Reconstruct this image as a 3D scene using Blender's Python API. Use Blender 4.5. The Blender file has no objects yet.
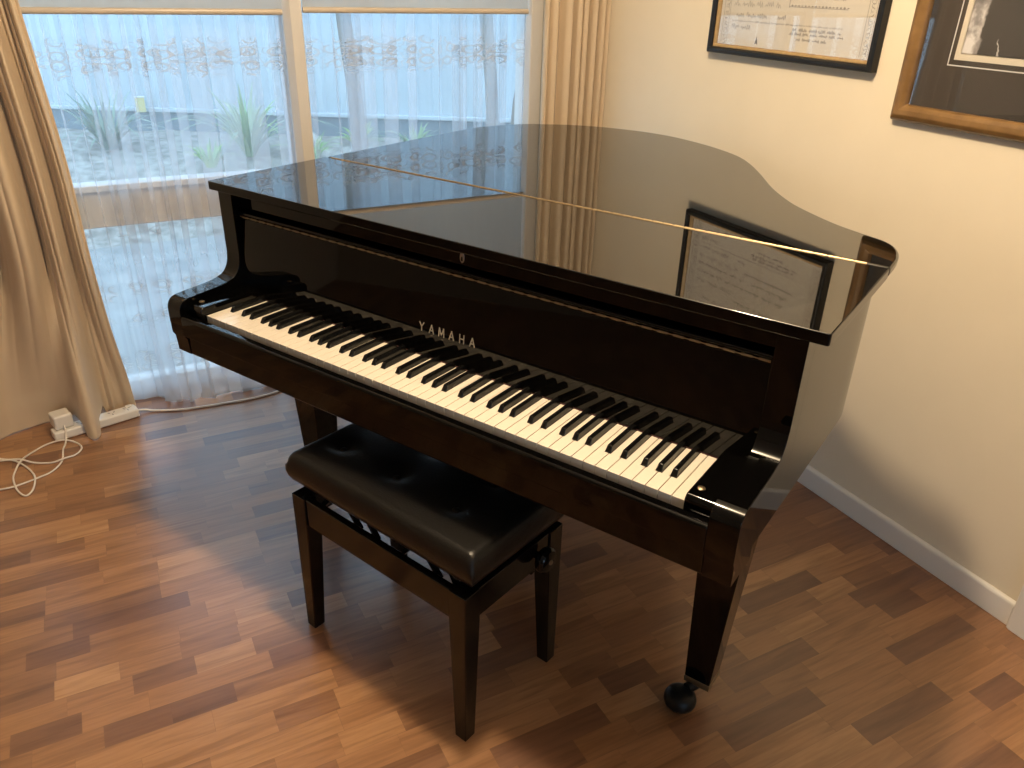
import bpy, bmesh, math, random
from mathutils import Vector, Matrix
random.seed(7)
sc = bpy.context.scene
COL = sc.collection
PI = math.pi

# ------------------------------------------------------------------ materials
def mat(name, base=(.8, .8, .8), rough=.5, metal=0.0, spec=.5, ior=1.5, coat=0.0):
    m = bpy.data.materials.new(name); m.use_nodes = True
    b = m.node_tree.nodes['Principled BSDF']
    b.inputs['Base Color'].default_value = (*base, 1)
    b.inputs['Roughness'].default_value = rough
    b.inputs['Metallic'].default_value = metal
    b.inputs['IOR'].default_value = ior
    b.inputs['Specular IOR Level'].default_value = spec
    if coat:
        b.inputs['Coat Weight'].default_value = coat
        b.inputs['Coat Roughness'].default_value = .03
    return m

class NT:
    """small helper to wire node trees"""
    def __init__(s, m):
        s.m = m; s.t = m.node_tree; s.n = s.t.nodes; s.l = s.t.links
        s.bsdf = s.n.get('Principled BSDF'); s.out = s.n.get('Material Output')
    def new(s, typ, **kw):
        n = s.n.new(typ)
        for k, v in kw.items(): setattr(n, k, v)
        return n
    def link(s, a, b): s.l.new(a, b)
    def math(s, op, a, b=None, c=None):
        n = s.new('ShaderNodeMath', operation=op)
        for i, v in enumerate((a, b, c)):
            if v is None: continue
            if isinstance(v, (int, float)): n.inputs[i].default_value = v
            else: s.link(v, n.inputs[i])
        return n.outputs[0]
    def ramp(s, fac, stops):
        n = s.new('ShaderNodeValToRGB'); e = n.color_ramp.elements
        while len(e) < len(stops): e.new(.5)
        for el, (p, c) in zip(e, stops): el.position = p; el.color = (*c, 1)
        s.link(fac, n.inputs[0]); return n.outputs[0]
    def mix(s, fac, a, b, typ='MIX'):
        n = s.new('ShaderNodeMix', data_type='RGBA', blend_type=typ)
        for sock, v in ((n.inputs[0], fac), (n.inputs[6], a), (n.inputs[7], b)):
            if isinstance(v, (int, float)): sock.default_value = v
            elif isinstance(v, tuple): sock.default_value = (*v, 1)
            else: s.link(v, sock)
        return n.outputs[2]

def noise_mat(name, c1, c2, scale, rough=.6, stretch=(1, 1, 1), bump=0.0, detail=4, spec=.5):
    m = mat(name, c1, rough, spec=spec); t = NT(m)
    co = t.new('ShaderNodeTexCoord'); mp = t.new('ShaderNodeMapping'); mp.inputs['Scale'].default_value = stretch
    t.link(co.outputs['Object'], mp.inputs[0])
    nz = t.new('ShaderNodeTexNoise'); nz.inputs['Scale'].default_value = scale; nz.inputs['Detail'].default_value = detail
    t.link(mp.outputs[0], nz.inputs['Vector'])
    t.link(t.ramp(nz.outputs[0], [(.3, c1), (.7, c2)]), t.bsdf.inputs['Base Color'])
    if bump:
        bp = t.new('ShaderNodeBump'); bp.inputs['Strength'].default_value = bump; bp.inputs['Distance'].default_value = .002
        t.link(nz.outputs[0], bp.inputs['Height']); t.link(bp.outputs[0], t.bsdf.inputs['Normal'])
    return m

M = {}
M['lacquer'] = mat('black_polish', (.0012, .0011, .001), .03, ior=1.35)
M['lid_polish'] = mat('lid_polish', (.0012, .0011, .001), .02, ior=1.75)
M['satin_black'] = mat('satin_black', (.006, .005, .0045), .16)
M['brass'] = mat('brass', (.50, .38, .23), .36, 1.0)
M['dull_brass'] = mat('dull_brass', (.28, .21, .13), .4, .9)
M['steel'] = mat('steel', (.32, .31, .29), .35, 1.0)
M['rubber'] = mat('caster_black', (.006, .006, .006), .38, spec=.25)
M['ivory'] = mat('ivory', (.68, .61, .51), .22)
M['ebony'] = mat('ebony', (.004, .004, .004), .16, spec=.35)
M['felt'] = mat('felt', (.05, .008, .01), .95)
M['gilt_letter'] = mat('gilt_letter', (.46, .41, .33), .4, .5)
M['leather'] = noise_mat('leather', (.006, .0055, .005), (.009, .008, .007), 260, .34, bump=.25, spec=.22)
M['stool_black'] = mat('stool_black', (.004, .003, .0025), .12, ior=1.38)
M['white_plastic'] = mat('white_plastic', (.72, .68, .62), .35)
M['grey_plastic'] = mat('grey_plastic', (.25, .24, .23), .45)
M['cable'] = mat('cable_white', (.74, .68, .60), .4)
M['white_paint'] = mat('white_paint', (.77, .74, .69), .35)
M['window_paint'] = mat('window_paint', (.66, .66, .67), .4)
M['post_paint'] = mat('post_paint', (.60, .57, .53), .45)
M['ceiling'] = mat('ceiling_white', (.78, .76, .72), .9)
M['glass_plain'] = None
M['hem_bar'] = mat('hem_bar', (.50, .42, .33), .35)
M['blind'] = noise_mat('blind_cloth', (.52, .51, .50), (.58, .57, .56), 40, .9, (1, 1, .2))
_t = NT(M['blind']); _tr = _t.new('ShaderNodeBsdfTranslucent'); _tr.inputs[0].default_value = (.80, .77, .72, 1)
_mx = _t.new('ShaderNodeMixShader'); _mx.inputs[0].default_value = .65
_t.link(_t.bsdf.outputs[0], _mx.inputs[1]); _t.link(_tr.outputs[0], _mx.inputs[2]); _t.link(_mx.outputs[0], _t.out.inputs[0])
M['black_frame'] = mat('black_frame', (.010, .0095, .009), .38, spec=.3)
M['gilt'] = noise_mat('gilt', (.27, .18, .08), (.36, .25, .115), 60, .42)
M['bronze'] = noise_mat('bronze_wood', (.125, .066, .020), (.215, .120, .042), 22, .36, detail=6)
M['mat_board'] = mat('mat_board', (.040, .034, .031), .8)
M['cream_board'] = mat('cream_board', (.70, .64, .53), .8)
M['white_line'] = mat('white_line', (.75, .74, .72), .8)
M['ink'] = mat('ink', (.17, .15, .13), .8)
M['ink_light'] = mat('ink_light', (.30, .27, .24), .8)
M['paper'] = noise_mat('paper', (.66, .61, .53), (.71, .66, .57), 8, .85)
M['wall'] = noise_mat('wall_paint', (.79, .70, .545), (.82, .728, .57), 5, .75, spec=.25)
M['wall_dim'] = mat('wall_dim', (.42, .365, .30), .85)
M['fence'] = noise_mat('fence_paint', (.50, .55, .60), (.58, .63, .67), 1.2, .5)
M['plinth'] = noise_mat('plinth_paint', (.17, .22, .26), (.22, .27, .31), 2, .7)
M['patio'] = noise_mat('patio_stone', (.24, .24, .24), (.40, .39, .38), 6, .8)
M['mulch'] = noise_mat('mulch', (.20, .18, .16), (.52, .49, .45), 14, .95, bump=1.0, detail=8)
M['bark'] = noise_mat('bark', (.16, .13, .11), (.30, .26, .22), 10, .9, (1, 1, .25), bump=.8)
M['leaf_pale'] = noise_mat('leaf_pale', (.22, .36, .17), (.42, .54, .30), 3, .5)
M['leaf_green'] = noise_mat('leaf_green', (.14, .34, .06), (.34, .55, .14), 3, .5)
M['leaf_grey'] = noise_mat('leaf_grey', (.20, .28, .21), (.34, .42, .32), 3, .5)
M['yellow_paint'] = mat('yellow_box', (.75, .62, .26), .5)
M['pale_stone'] = noise_mat('pale_stone', (.30, .28, .22), (.70, .67, .58), 16, .9)

# floor: short strip parquet, strips run along X
def floor_material():
    m = mat('parquet', rough=.28, spec=.85, coat=.35); t = NT(m)
    co = t.new('ShaderNodeTexCoord'); sp = t.new('ShaderNodeSeparateXYZ'); t.link(co.outputs['Object'], sp.inputs[0])
    X, Y = sp.outputs[0], sp.outputs[1]
    v = t.math('DIVIDE', t.math('ADD', Y, 20.0 + .002), .060); row = t.math('FLOOR', v)
    w = t.new('ShaderNodeTexWhiteNoise', noise_dimensions='1D'); t.link(row, w.inputs['W'])
    up = t.math('ADD', t.math('DIVIDE', t.math('ADD', X, 20.0), .268), t.math('MULTIPLY', w.outputs[0], 7.0)); pair = t.math('FLOOR', up)
    cp = t.new('ShaderNodeCombineXYZ'); t.link(row, cp.inputs[0]); t.link(pair, cp.inputs[1]); cp.inputs[2].default_value = 5.5
    wp = t.new('ShaderNodeTexWhiteNoise', noise_dimensions='3D'); t.link(cp.outputs[0], wp.inputs['Vector'])
    split = t.math('LESS_THAN', wp.outputs[0], .42)          # some strips are half length
    half = t.math('MULTIPLY', split, t.math('FLOOR', t.math('MULTIPLY', t.math('FRACT', up), 2.0)))
    blk = t.math('ADD', pair, t.math('MULTIPLY', half, .5))
    fp = t.math('FRACT', up)
    u = t.math('ADD', t.math('MULTIPLY', t.math('SUBTRACT', 1.0, split), fp), t.math('MULTIPLY', split, t.math('FRACT', t.math('MULTIPLY', fp, 2.0))))
    cb = t.new('ShaderNodeCombineXYZ'); t.link(row, cb.inputs[0]); t.link(blk, cb.inputs[1])
    wn = t.new('ShaderNodeTexWhiteNoise', noise_dimensions='3D'); t.link(cb.outputs[0], wn.inputs['Vector'])
    tone = wn.outputs[0]
    # grain
    cg = t.new('ShaderNodeCombineXYZ')
    t.link(t.math('ADD', t.math('MULTIPLY', X, 3.2), t.math('MULTIPLY', tone, 37.0)), cg.inputs[0])
    t.link(t.math('ADD', t.math('MULTIPLY', Y, 38.0), t.math('MULTIPLY', tone, 91.0)), cg.inputs[1])
    n1 = t.new('ShaderNodeTexNoise'); n1.inputs['Scale'].default_value = 1.0; n1.inputs['Detail'].default_value = 6; n1.inputs['Distortion'].default_value = .9
    t.link(cg.outputs[0], n1.inputs['Vector'])
    n2 = t.new('ShaderNodeTexNoise'); n2.inputs['Scale'].default_value = 4.0; n2.inputs['Detail'].default_value = 5
    t.link(cg.outputs[0], n2.inputs['Vector'])
    base = t.ramp(tone, [(0.0, (.150, .065, .033)), (.16, (.200, .092, .043)), (.5, (.278, .132, .055)), (.8, (.325, .160, .069)), (1.0, (.40, .213, .094))])
    g = t.ramp(n1.outputs[0], [(.30, (.62, .56, .50)), (.52, (1, 1, 1)), (.75, (1.16, 1.18, 1.2))])
    c = t.mix(.85, base, g, 'MULTIPLY')
    g2 = t.ramp(n2.outputs[0], [(.35, (.82, .78, .74)), (.6, (1.05, 1.05, 1.05))])
    c = t.mix(.6, c, g2, 'MULTIPLY')
    fv = t.math('FRACT', v); fu = t.math('FRACT', u)
    ev = t.math('MINIMUM', fv, t.math('SUBTRACT', 1.0, fv)); eu = t.math('MINIMUM', fu, t.math('SUBTRACT', 1.0, fu))
    gap = t.math('MINIMUM', t.math('DIVIDE', ev, .012), t.math('DIVIDE', eu, .0026))
    gap = t.math('MINIMUM', gap, 1.0)
    c = t.mix(t.math('MULTIPLY', t.math('SUBTRACT', 1.0, gap), .45), c, (.05, .025, .014))
    t.link(c, t.bsdf.inputs['Base Color'])
    r = t.math('ADD', .26, t.math('MULTIPLY', n1.outputs[0], .14)); t.link(r, t.bsdf.inputs['Roughness']); t.bsdf.inputs['Coat Roughness'].default_value = .26
    bp = t.new('ShaderNodeBump'); bp.inputs['Strength'].default_value = .12; bp.inputs['Distance'].default_value = .001
    t.link(n2.outputs[0], bp.inputs['Height']); t.link(bp.outputs[0], t.bsdf.inputs['Normal'])
    return m
M['parquet'] = floor_material()

def drape_material():
    m = mat('drape_satin', (.69, .545, .375), .44); t = NT(m)
    t.bsdf.inputs['Sheen Weight'].default_value = .25; t.bsdf.inputs['Sheen Roughness'].default_value = .4
    co = t.new('ShaderNodeTexCoord'); nz = t.new('ShaderNodeTexNoise'); nz.inputs['Scale'].default_value = 900
    t.link(co.outputs['Object'], nz.inputs['Vector'])
    bp = t.new('ShaderNodeBump'); bp.inputs['Strength'].default_value = .15; bp.inputs['Distance'].default_value = .0006
    t.link(nz.outputs[0], bp.inputs['Height']); t.link(bp.outputs[0], t.bsdf.inputs['Normal'])
    tr = t.new('ShaderNodeBsdfTranslucent'); tr.inputs[0].default_value = (.56, .46, .35, 1)
    mx = t.new('ShaderNodeMixShader'); mx.inputs[0].default_value = .16
    t.link(t.bsdf.outputs[0], mx.inputs[1]); t.link(tr.outputs[0], mx.inputs[2]); t.link(mx.outputs[0], t.out.inputs[0])
    return m
M['drape'] = drape_material()

def sheer_material():
    m = mat('sheer_lace'); t = NT(m)
    co = t.new('ShaderNodeTexCoord'); sp = t.new('ShaderNodeSeparateXYZ'); t.link(co.outputs['UV'], sp.inputs[0])
    U, V = sp.outputs[0], sp.outputs[1]          # metres along the cloth, metres above the floor
    def band(z0, z1, soft):
        a = t.new('ShaderNodeMapRange', interpolation_type='SMOOTHSTEP'); t.link(V, a.inputs[0]); a.inputs[1].default_value = z0 - soft; a.inputs[2].default_value = z0 + soft
        b = t.new('ShaderNodeMapRange', interpolation_type='SMOOTHSTEP'); t.link(V, b.inputs[0]); b.inputs[1].default_value = z1 - soft; b.inputs[2].default_value = z1 + soft
        return t.math('MULTIPLY', a.outputs[0], t.math('SUBTRACT', 1.0, b.outputs[0]))
    cv = t.new('ShaderNodeCombineXYZ'); t.link(U, cv.inputs[0]); t.link(V, cv.inputs[1])
    # scallop rings
    def rings(scale, w):
        vo = t.new('ShaderNodeTexVoronoi', feature='F1', voronoi_dimensions='2D'); vo.inputs['Scale'].default_value = scale; vo.inputs['Randomness'].default_value = .35
        t.link(cv.outputs[0], vo.inputs['Vector'])
        r = t.math('ABSOLUTE', t.math('SUBTRACT', vo.outputs['Distance'], .33))
        k = t.new('ShaderNodeMapRange'); t.link(r, k.inputs[0]); k.inputs[1].default_value = w; k.inputs[2].default_value = w * .4
        return k.outputs[0]
    def curls(scale, w):
        vo = t.new('ShaderNodeTexVoronoi', feature='DISTANCE_TO_EDGE', voronoi_dimensions='2D'); vo.inputs['Scale'].default_value = scale
        t.link(cv.outputs[0], vo.inputs['Vector'])
        k = t.new('ShaderNodeMapRange'); t.link(vo.outputs['Distance'], k.inputs[0]); k.inputs[1].default_value = w; k.inputs[2].default_value = w * .4
        return k.outputs[0]
    lace = t.math('MAXIMUM', rings(25, .075), t.math('MULTIPLY', curls(85, .085), .8))
    # scalloped outline of the band
    wob = t.math('MULTIPLY', t.math('SINE', t.math('MULTIPLY', U, 2 * PI / .11)), .018)
    vv = t.math('ABSOLUTE', t.math('SUBTRACT', V, 1.193))
    inb = t.new('ShaderNodeMapRange', interpolation_type='SMOOTHSTEP'); t.link(t.math('ADD', vv, wob), inb.inputs[0]); inb.inputs[1].default_value = .052; inb.inputs[2].default_value = .036
    motif_z = t.math('MAXIMUM', band(.30, .47, .02), t.math('MAXIMUM', band(.10, .24, .02), t.math('MULTIPLY', band(.62, .68, .01), .6)))
    # motifs: blobs of lace spaced along the hem
    vb = t.new('ShaderNodeTexVoronoi', feature='F1', voronoi_dimensions='2D'); vb.inputs['Scale'].default_value = 7.0; vb.inputs['Randomness'].default_value = .3
    t.link(cv.outputs[0], vb.inputs['Vector'])
    blob = t.new('ShaderNodeMapRange', interpolation_type='SMOOTHSTEP'); t.link(vb.outputs['Distance'], blob.inputs[0]); blob.inputs[1].default_value = .42; blob.inputs[2].default_value = .30
    motif = t.math('MULTIPLY', motif_z, blob.outputs[0])
    pat = t.math('MULTIPLY', t.math('MAXIMUM', inb.outputs[0], motif), lace)
    # fine vertical slubs of the weave
    ns = t.new('ShaderNodeTexNoise', noise_dimensions='1D'); ns.inputs['Scale'].default_value = 70; ns.inputs['Detail'].default_value = 3
    t.link(U, ns.inputs['W'])
    hemb = band(-.2, .13, .08); lowb = band(-.2, .52, .12)
    op = t.math('ADD', .17, t.math('MULTIPLY', ns.outputs[0], .16))
    op = t.math('ADD', op, t.math('MULTIPLY', lowb, .14))
    op = t.math('MAXIMUM', op, t.math('MULTIPLY', pat, .72))
    op = t.math('MAXIMUM', op, t.math('MULTIPLY', hemb, .74))
    di = t.new('ShaderNodeBsdfDiffuse'); di.inputs[0].default_value = (.50, .50, .50, 1)
    tl = t.new('ShaderNodeBsdfTranslucent'); tl.inputs[0].default_value = (.84, .83, .86, 1)
    a = t.new('ShaderNodeMixShader')
    t.link(t.math('SUBTRACT', .72, t.math('MULTIPLY', pat, .45)), a.inputs[0])
    t.link(di.outputs[0], a.inputs[1]); t.link(tl.outputs[0], a.inputs[2])
    tp = t.new('ShaderNodeBsdfTransparent'); tp.inputs[0].default_value = (1, 1, 1, 1)
    b = t.new('ShaderNodeMixShader'); t.link(op, b.inputs[0]); t.link(tp.outputs[0], b.inputs[1]); t.link(a.outputs[0], b.inputs[2])
    t.link(b.outputs[0], t.out.inputs[0])
    return m
M['sheer'] = sheer_material()

def pane_material(name, tint=(.97, .99, .98), ior=1.5):
    m = mat(name); t = NT(m)
    tp = t.new('ShaderNodeBsdfTransparent'); tp.inputs[0].default_value = (*tint, 1)
    gl = t.new('ShaderNodeBsdfGlossy'); gl.inputs['Roughness'].default_value = 0.0
    fr = t.new('ShaderNodeFresnel'); fr.inputs[0].default_value = ior
    ge = t.new('ShaderNodeNewGeometry')
    fac = t.math('MULTIPLY', fr.outputs[0], t.math('SUBTRACT', 1.0, ge.outputs['Backfacing']))   # only the outer face reflects
    mx = t.new('ShaderNodeMixShader'); t.link(fac, mx.inputs[0]); t.link(tp.outputs[0], mx.inputs[1]); t.link(gl.outputs[0], mx.inputs[2])
    t.link(mx.outputs[0], t.out.inputs[0])
    return m
M['pane'] = pane_material('pane_glass')
M['picture_pane'] = pane_material('picture_glass', (.98, .98, .98), 1.8)

def photo_material():
    """dark grey landscape print with one pale ragged cliff edge and a thin pale plume"""
    m = mat('print', rough=.8); t = NT(m)
    co = t.new('ShaderNodeTexCoord'); sp = t.new('ShaderNodeSeparateXYZ'); t.link(co.outputs['Object'], sp.inputs[0])
    Y, Z = sp.outputs[1], sp.outputs[2]
    n = t.new('ShaderNodeTexNoise'); n.inputs['Scale'].default_value = 26; n.inputs['Detail'].default_value = 8
    t.link(co.outputs['Object'], n.inputs['Vector'])
    s = t.math('ADD', t.math('MULTIPLY', Y, -1.0), t.math('MULTIPLY', t.math('SUBTRACT', n.outputs[0], .5), .05))
    cliff = t.new('ShaderNodeMapRange', interpolation_type='SMOOTHSTEP'); t.link(s, cliff.inputs[0]); cliff.inputs[1].default_value = -.138; cliff.inputs[2].default_value = -.147
    tex = t.ramp(n.outputs[0], [(.35, (.16, .15, .15)), (.5, (.33, .31, .31)), (.62, (.72, .70, .70))])
    c = t.mix(cliff.outputs[0], (.045, .042, .042), tex)
    pl = t.math('ABSOLUTE', t.math('ADD', s, .103)); wd = t.math('ADD', t.math('MULTIPLY', t.math('SUBTRACT', .19, Z), .09), .0015)
    pm = t.math('MULTIPLY', t.math('LESS_THAN', pl, wd), t.math('LESS_THAN', Z, .235))
    c = t.mix(pm, c, (.55, .53, .52))
    t.link(c, t.bsdf.inputs['Base Color'])
    return m
M['print'] = photo_material()

# ------------------------------------------------------------------ mesh helpers
class MB:
    def __init__(s): s.v = []; s.f = []; s.uv = None
    def add(s, vs, fs):
        o = len(s.v); s.v += [tuple(map(float, q)) for q in vs]; s.f += [tuple(i + o for i in f) for f in fs]; return s
    def box(s, a, b):
        (x0, y0, z0), (x1, y1, z1) = a, b
        return s.add([(x0, y0, z0), (x1, y0, z0), (x1, y1, z0), (x0, y1, z0), (x0, y0, z1), (x1, y0, z1), (x1, y1, z1), (x0, y1, z1)],
                     [(0, 3, 2, 1), (4, 5, 6, 7), (0, 1, 5, 4), (1, 2, 6, 5), (2, 3, 7, 6), (3, 0, 4, 7)])
    def loft(s, rings, caps=True, closed=True):
        n = len(rings[0]); vs = [q for r in rings for q in r]; fs = []
        for i in range(len(rings) - 1):
            for j in range(n if closed else n - 1):
                k = (j + 1) % n
                fs.append((i * n + j, i * n + k, (i + 1) * n + k, (i + 1) * n + j))
        if caps: fs += [tuple(reversed(range(n))), tuple(range((len(rings) - 1) * n, len(rings) * n))]
        return s.add(vs, fs)
    def prism(s, poly, lo, hi, axis='z'):
        def P(a, b, h): return {'z': (a, b, h), 'x': (h, a, b), 'y': (a, h, b)}[axis]
        return s.loft([[P(a, b, lo) for a, b in poly], [P(a, b, hi) for a, b in poly]])
    def tube(s, path, r, n=8, caps=True):
        P = [Vector(q) for q in path]; rings = []; up = Vector((0, 0, 1)); prev = None
        for i, q in enumerate(P):
            d = (P[min(i + 1, len(P) - 1)] - P[max(i - 1, 0)]).normalized()
            if prev is None:
                a = d.orthogonal().normalized()
            else:
                a = (prev - d * prev.dot(d)).normalized()
            prev = a; b = d.cross(a); rr = r[i] if isinstance(r, (list, tuple)) else r
            rings.append([tuple(q + (a * math.cos(2 * PI * k / n) + b * math.sin(2 * PI * k / n)) * rr) for k in range(n)])
        return s.loft(rings, caps)
    def lathe(s, prof, origin, axis, n=20):
        """prof: (radius, height) pairs along axis from origin"""
        ax = Vector(axis).normalized(); a = ax.orthogonal().normalized(); b = ax.cross(a); o = Vector(origin)
        rings = [[tuple(o + ax * h + (a * math.cos(2 * PI * k / n) + b * math.sin(2 * PI * k / n)) * max(r, 1e-5)) for k in range(n)] for r, h in prof]
        return s.loft(rings)
    def taper(s, c0, h0, z0, c1, h1, z1):
        """square leg, centre and half sizes at two heights"""
        R = lambda c, h, z: [(c[0] - h[0], c[1] - h[1], z), (c[0] + h[0], c[1] - h[1], z), (c[0] + h[0], c[1] + h[1], z), (c[0] - h[0], c[1] + h[1], z)]
        return s.loft([R(c0, h0, z0), R(c1, h1, z1)])
    def build(s, name, m, parent=None, off=(0, 0, 0), smooth=False, bevel=0.0, seg=2, angle=40):
        me = bpy.data.meshes.new(name)
        me.from_pydata([(x - off[0], y - off[1], z - off[2]) for x, y, z in s.v], [], s.f)
        bm = bmesh.new(); bm.from_mesh(me); bmesh.ops.recalc_face_normals(bm, faces=bm.faces); bm.to_mesh(me); bm.free()
        if s.uv:
            ul = me.uv_layers.new(name='UVMap')
            for lp in me.loops: ul.data[lp.index].uv = s.uv[lp.vertex_index]
        me.materials.append(m)
        o = bpy.data.objects.new(name, me); COL.objects.link(o)
        if parent: o.parent = parent
        if bevel:
            bv = o.modifiers.new('edge', 'BEVEL'); bv.width = bevel; bv.segments = seg; bv.limit_method = 'ANGLE'; bv.angle_limit = math.radians(30)
            bv.harden_normals = False
        if smooth or bevel:
            for p_ in me.polygons: p_.use_smooth = True
            if not smooth or smooth == 'angle':
                me.set_sharp_from_angle(angle=math.radians(angle))
            if bevel:
                wn = o.modifiers.new('normals', 'WEIGHTED_NORMAL'); wn.keep_sharp = True
        return o

def catmull(P, per=8, closed=False):
    out = []; n = len(P)
    for i in range(n if closed else n - 1):
        g = (lambda k: P[k % n]) if closed else (lambda k: P[max(0, min(n - 1, k))])
        p0, p1, p2, p3 = g(i - 1), g(i), g(i + 1), g(i + 2)
        for k in range(per):
            t = k / per
            out.append(tuple(.5 * ((2 * b) + (c - a) * t + (2 * a - 5 * b + 4 * c - d) * t * t + (-a + 3 * b - 3 * c + d) * t ** 3) for a, b, c, d in zip(p0, p1, p2, p3)))
    if not closed: out.append(tuple(P[-1]))
    return out

def tag(o, label, cat, group=None):
    o['label'] = label; o['category'] = cat
    if group: o['group'] = group
    return o
def thing(name, label, cat, loc=(0, 0, 0), rz=0.0, group=None):
    o = bpy.data.objects.new(name, None); COL.objects.link(o); o.location = loc; o.rotation_euler = (0, 0, rz); o.empty_display_size = .1
    return tag(o, label, cat, group)
def struct(o): o['kind'] = 'structure'; return o

# ------------------------------------------------------------------ camera
cam = bpy.data.cameras.new('camera'); co = bpy.data.objects.new('camera', cam); COL.objects.link(co)
right = Vector((0.8864372, -0.4621951, 0.0245926)); up = Vector((0.1933493, 0.4180500, 0.8876093)); fwd = Vector((0.4205296, 0.7820549, -0.4599401))
mw = Matrix.Identity(4)
for i in range(3): mw[i][0] = right[i]; mw[i][1] = up[i]; mw[i][2] = -fwd[i]
mw[0][3], mw[1][3], mw[2][3] = -0.170949, -1.858130, 1.449325
co.matrix_world = mw
cam.sensor_fit = 'HORIZONTAL'; cam.sensor_width = 36; cam.lens = 783.706 / 1024 * 36; cam.clip_start = .02
sc.camera = co

# ------------------------------------------------------------------ the room
WX, WY = 1.70, 1.00          # picture wall plane, window wall plane
GY = 1.125                   # plane of the window frames, set back in the reveal
H = 2.45
struct(MB().box((-3.2, -5.2, -.06), (WX + .1, WY + .24, 0)).build('floor', M['parquet']))
struct(MB().box((-3.2, -5.2, H), (WX + .1, WY + .24, H + .08)).build('ceiling', M['ceiling']))
struct(MB().box((WX, -5.2, 0), (WX + .1, WY + .24, H)).build('wall_right', M['wall']))
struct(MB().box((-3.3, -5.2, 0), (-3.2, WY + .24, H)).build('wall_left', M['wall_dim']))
bw = MB(); bw.box((-3.2, -5.3, 0), (-1.5, -5.2, H)); bw.box((.9, -5.3, 0), (WX, -5.2, H)); bw.box((-1.5, -5.3, 0), (.9, -5.2, .8)); bw.box((-1.5, -5.3, 2.1), (.9, -5.2, H))  # opening behind the camera is added, lets in soft sky fill
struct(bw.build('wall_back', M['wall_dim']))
w2 = MB()
for x in (-1.5, -.33, .86): w2.box((x, -5.28, .8), (x + .04, -5.22, 2.1))
for z in (.8, 2.06): w2.box((-1.46, -5.28, z), (.86, -5.22, z + .04))
struct(w2.build('fill_window', M['window_paint']))  # unseen window, added so daylight from behind lifts the shadows
WX0, WX1, WZ0, WZ1 = -.70, 1.475, .0, 2.12
w = MB()
w.box((-3.2, WY, 0), (WX0, WY + .24, H)); w.box((WX1, WY, 0), (WX, WY + .24, H))
w.box((WX0, WY, WZ1), (WX1, WY + .24, H))
struct(w.build('wall_window', M['wall']))
# skirting on the picture wall, and the cream architrave where that wall ends
prof = [(WX, 0), (WX - .014, 0), (WX - .014, .062), (WX - .010, .069), (WX - .004, .072), (WX, .072)]
struct(MB().loft([[(x, y, z) for x, z in prof] for y in (-1.128, 1.0)]).build('baseboard_right', M['white_paint'], bevel=.002))
ar = [(WX, -1.128), (WX - .020, -1.130), (WX - .024, -1.138), (WX - .024, -1.205), (WX - .018, -1.215), (WX, -1.215)]
struct(MB().prism(ar, 0, 2.1).build('trim_1', M['white_paint'], bevel=.002))

# window: frame, mullion, transom rail, four panes
wf = bpy.data.objects.new('window_1', None); COL.objects.link(wf); wf.location = ((WX0 + WX1) / 2, WY, WZ0); struct(wf)
off = tuple(wf.location)
f = MB()
f.box((WX0, GY, WZ0), (WX0 + .05, GY + .07, WZ1)); f.box((WX1 - .03, GY, WZ0), (WX1, GY + .07, WZ1))
f.box((WX0 + .05, GY, WZ1 - .05), (WX1 - .03, GY + .07, WZ1)); f.box((WX0 + .05, GY, WZ0), (WX1 - .03, GY + .07, WZ0 + .06))
struct(f.build('window_frame', M['window_paint'], wf, off, bevel=.003))
MX0, MX1 = .481, .541
def post(x0, x1, ch):
    struct(MB().prism([(x0, WY + .040), (x0, WY + .024), (x0 + ch, WY), (x1 - .004, WY), (x1, WY + .004), (x1, WY + .040)], 0, WZ1).build('mullion', M['post_paint'], wf, off, bevel=.002))
post(MX0, MX1, .020); post(1.402, 1.462, .005)
struct(MB().box((MX0 + .006, GY, WZ0 + .06), (MX1 - .006, GY + .06, WZ1 - .05)).build('window_frame', M['window_paint'], wf, off, bevel=.003))
for a, b in ((WX0 + .05, MX0), (MX1, WX1 - .03)):
    r = MB().box((a, GY + .006, .650), (b, GY + .055, .775)); r.box((a, GY - .012, .775), (b, GY + .06, .797))
    struct(r.build('transom_rail', M['window_paint'], wf, off, bevel=.003))
    struct(MB().box((a, GY + .028, .797), (b, GY + .034, WZ1 - .05)).build('window_pane', M['pane'], wf, off))
    struct(MB().box((a, GY + .028, WZ0 + .06), (b, GY + .034, .650)).build('window_pane', M['pane'], wf, off))

# roller blinds, drawn part of the way down
def blind(x0, x1, zb, label):
    t = thing('roller_blind', label, 'blind', ((x0 + x1) / 2, WY + .014, zb), 0, 'roller blinds over the window')
    o = tuple(t.location)
    m = MB()
    nx = 24
    rows = []
    for z in (zb + .012, zb + .3, 2.05):
        rows.append([(x0 + (x1 - x0) * i / nx, WY + .014 + .0012 * math.sin(i * 1.7), z) for i in range(nx + 1)])
    back = [[(x, y + .0015, z) for x, y, z in r] for r in rows]
    m.loft(rows, caps=False, closed=False); m.loft(back, caps=False, closed=False)
    m.build('blind_cloth', M['blind'], t, o, smooth=True)
    MB().loft([[(x, WY + .014 + .007 * math.cos(a), zb + .0095 * math.sin(a) + .004) for a in [2 * PI * k / 14 for k in range(14)]] for x in (x0, x1)]).build('hem_bar', M['hem_bar'], t, o, smooth='angle')
    MB().lathe([(.001, 0), (.012, 0), (.012, x1 - x0), (.001, x1 - x0)], (x0, WY + .012, 2.07), (1, 0, 0)).build('roller_tube', M['white_plastic'], t, o, smooth='angle')
blind(-.66, .478, 1.327, 'cream roller blind over the wider window pane beside the long open drape')
blind(.546, 1.398, 1.334, 'cream roller blind over the narrower window pane nearer the room corner')

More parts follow.
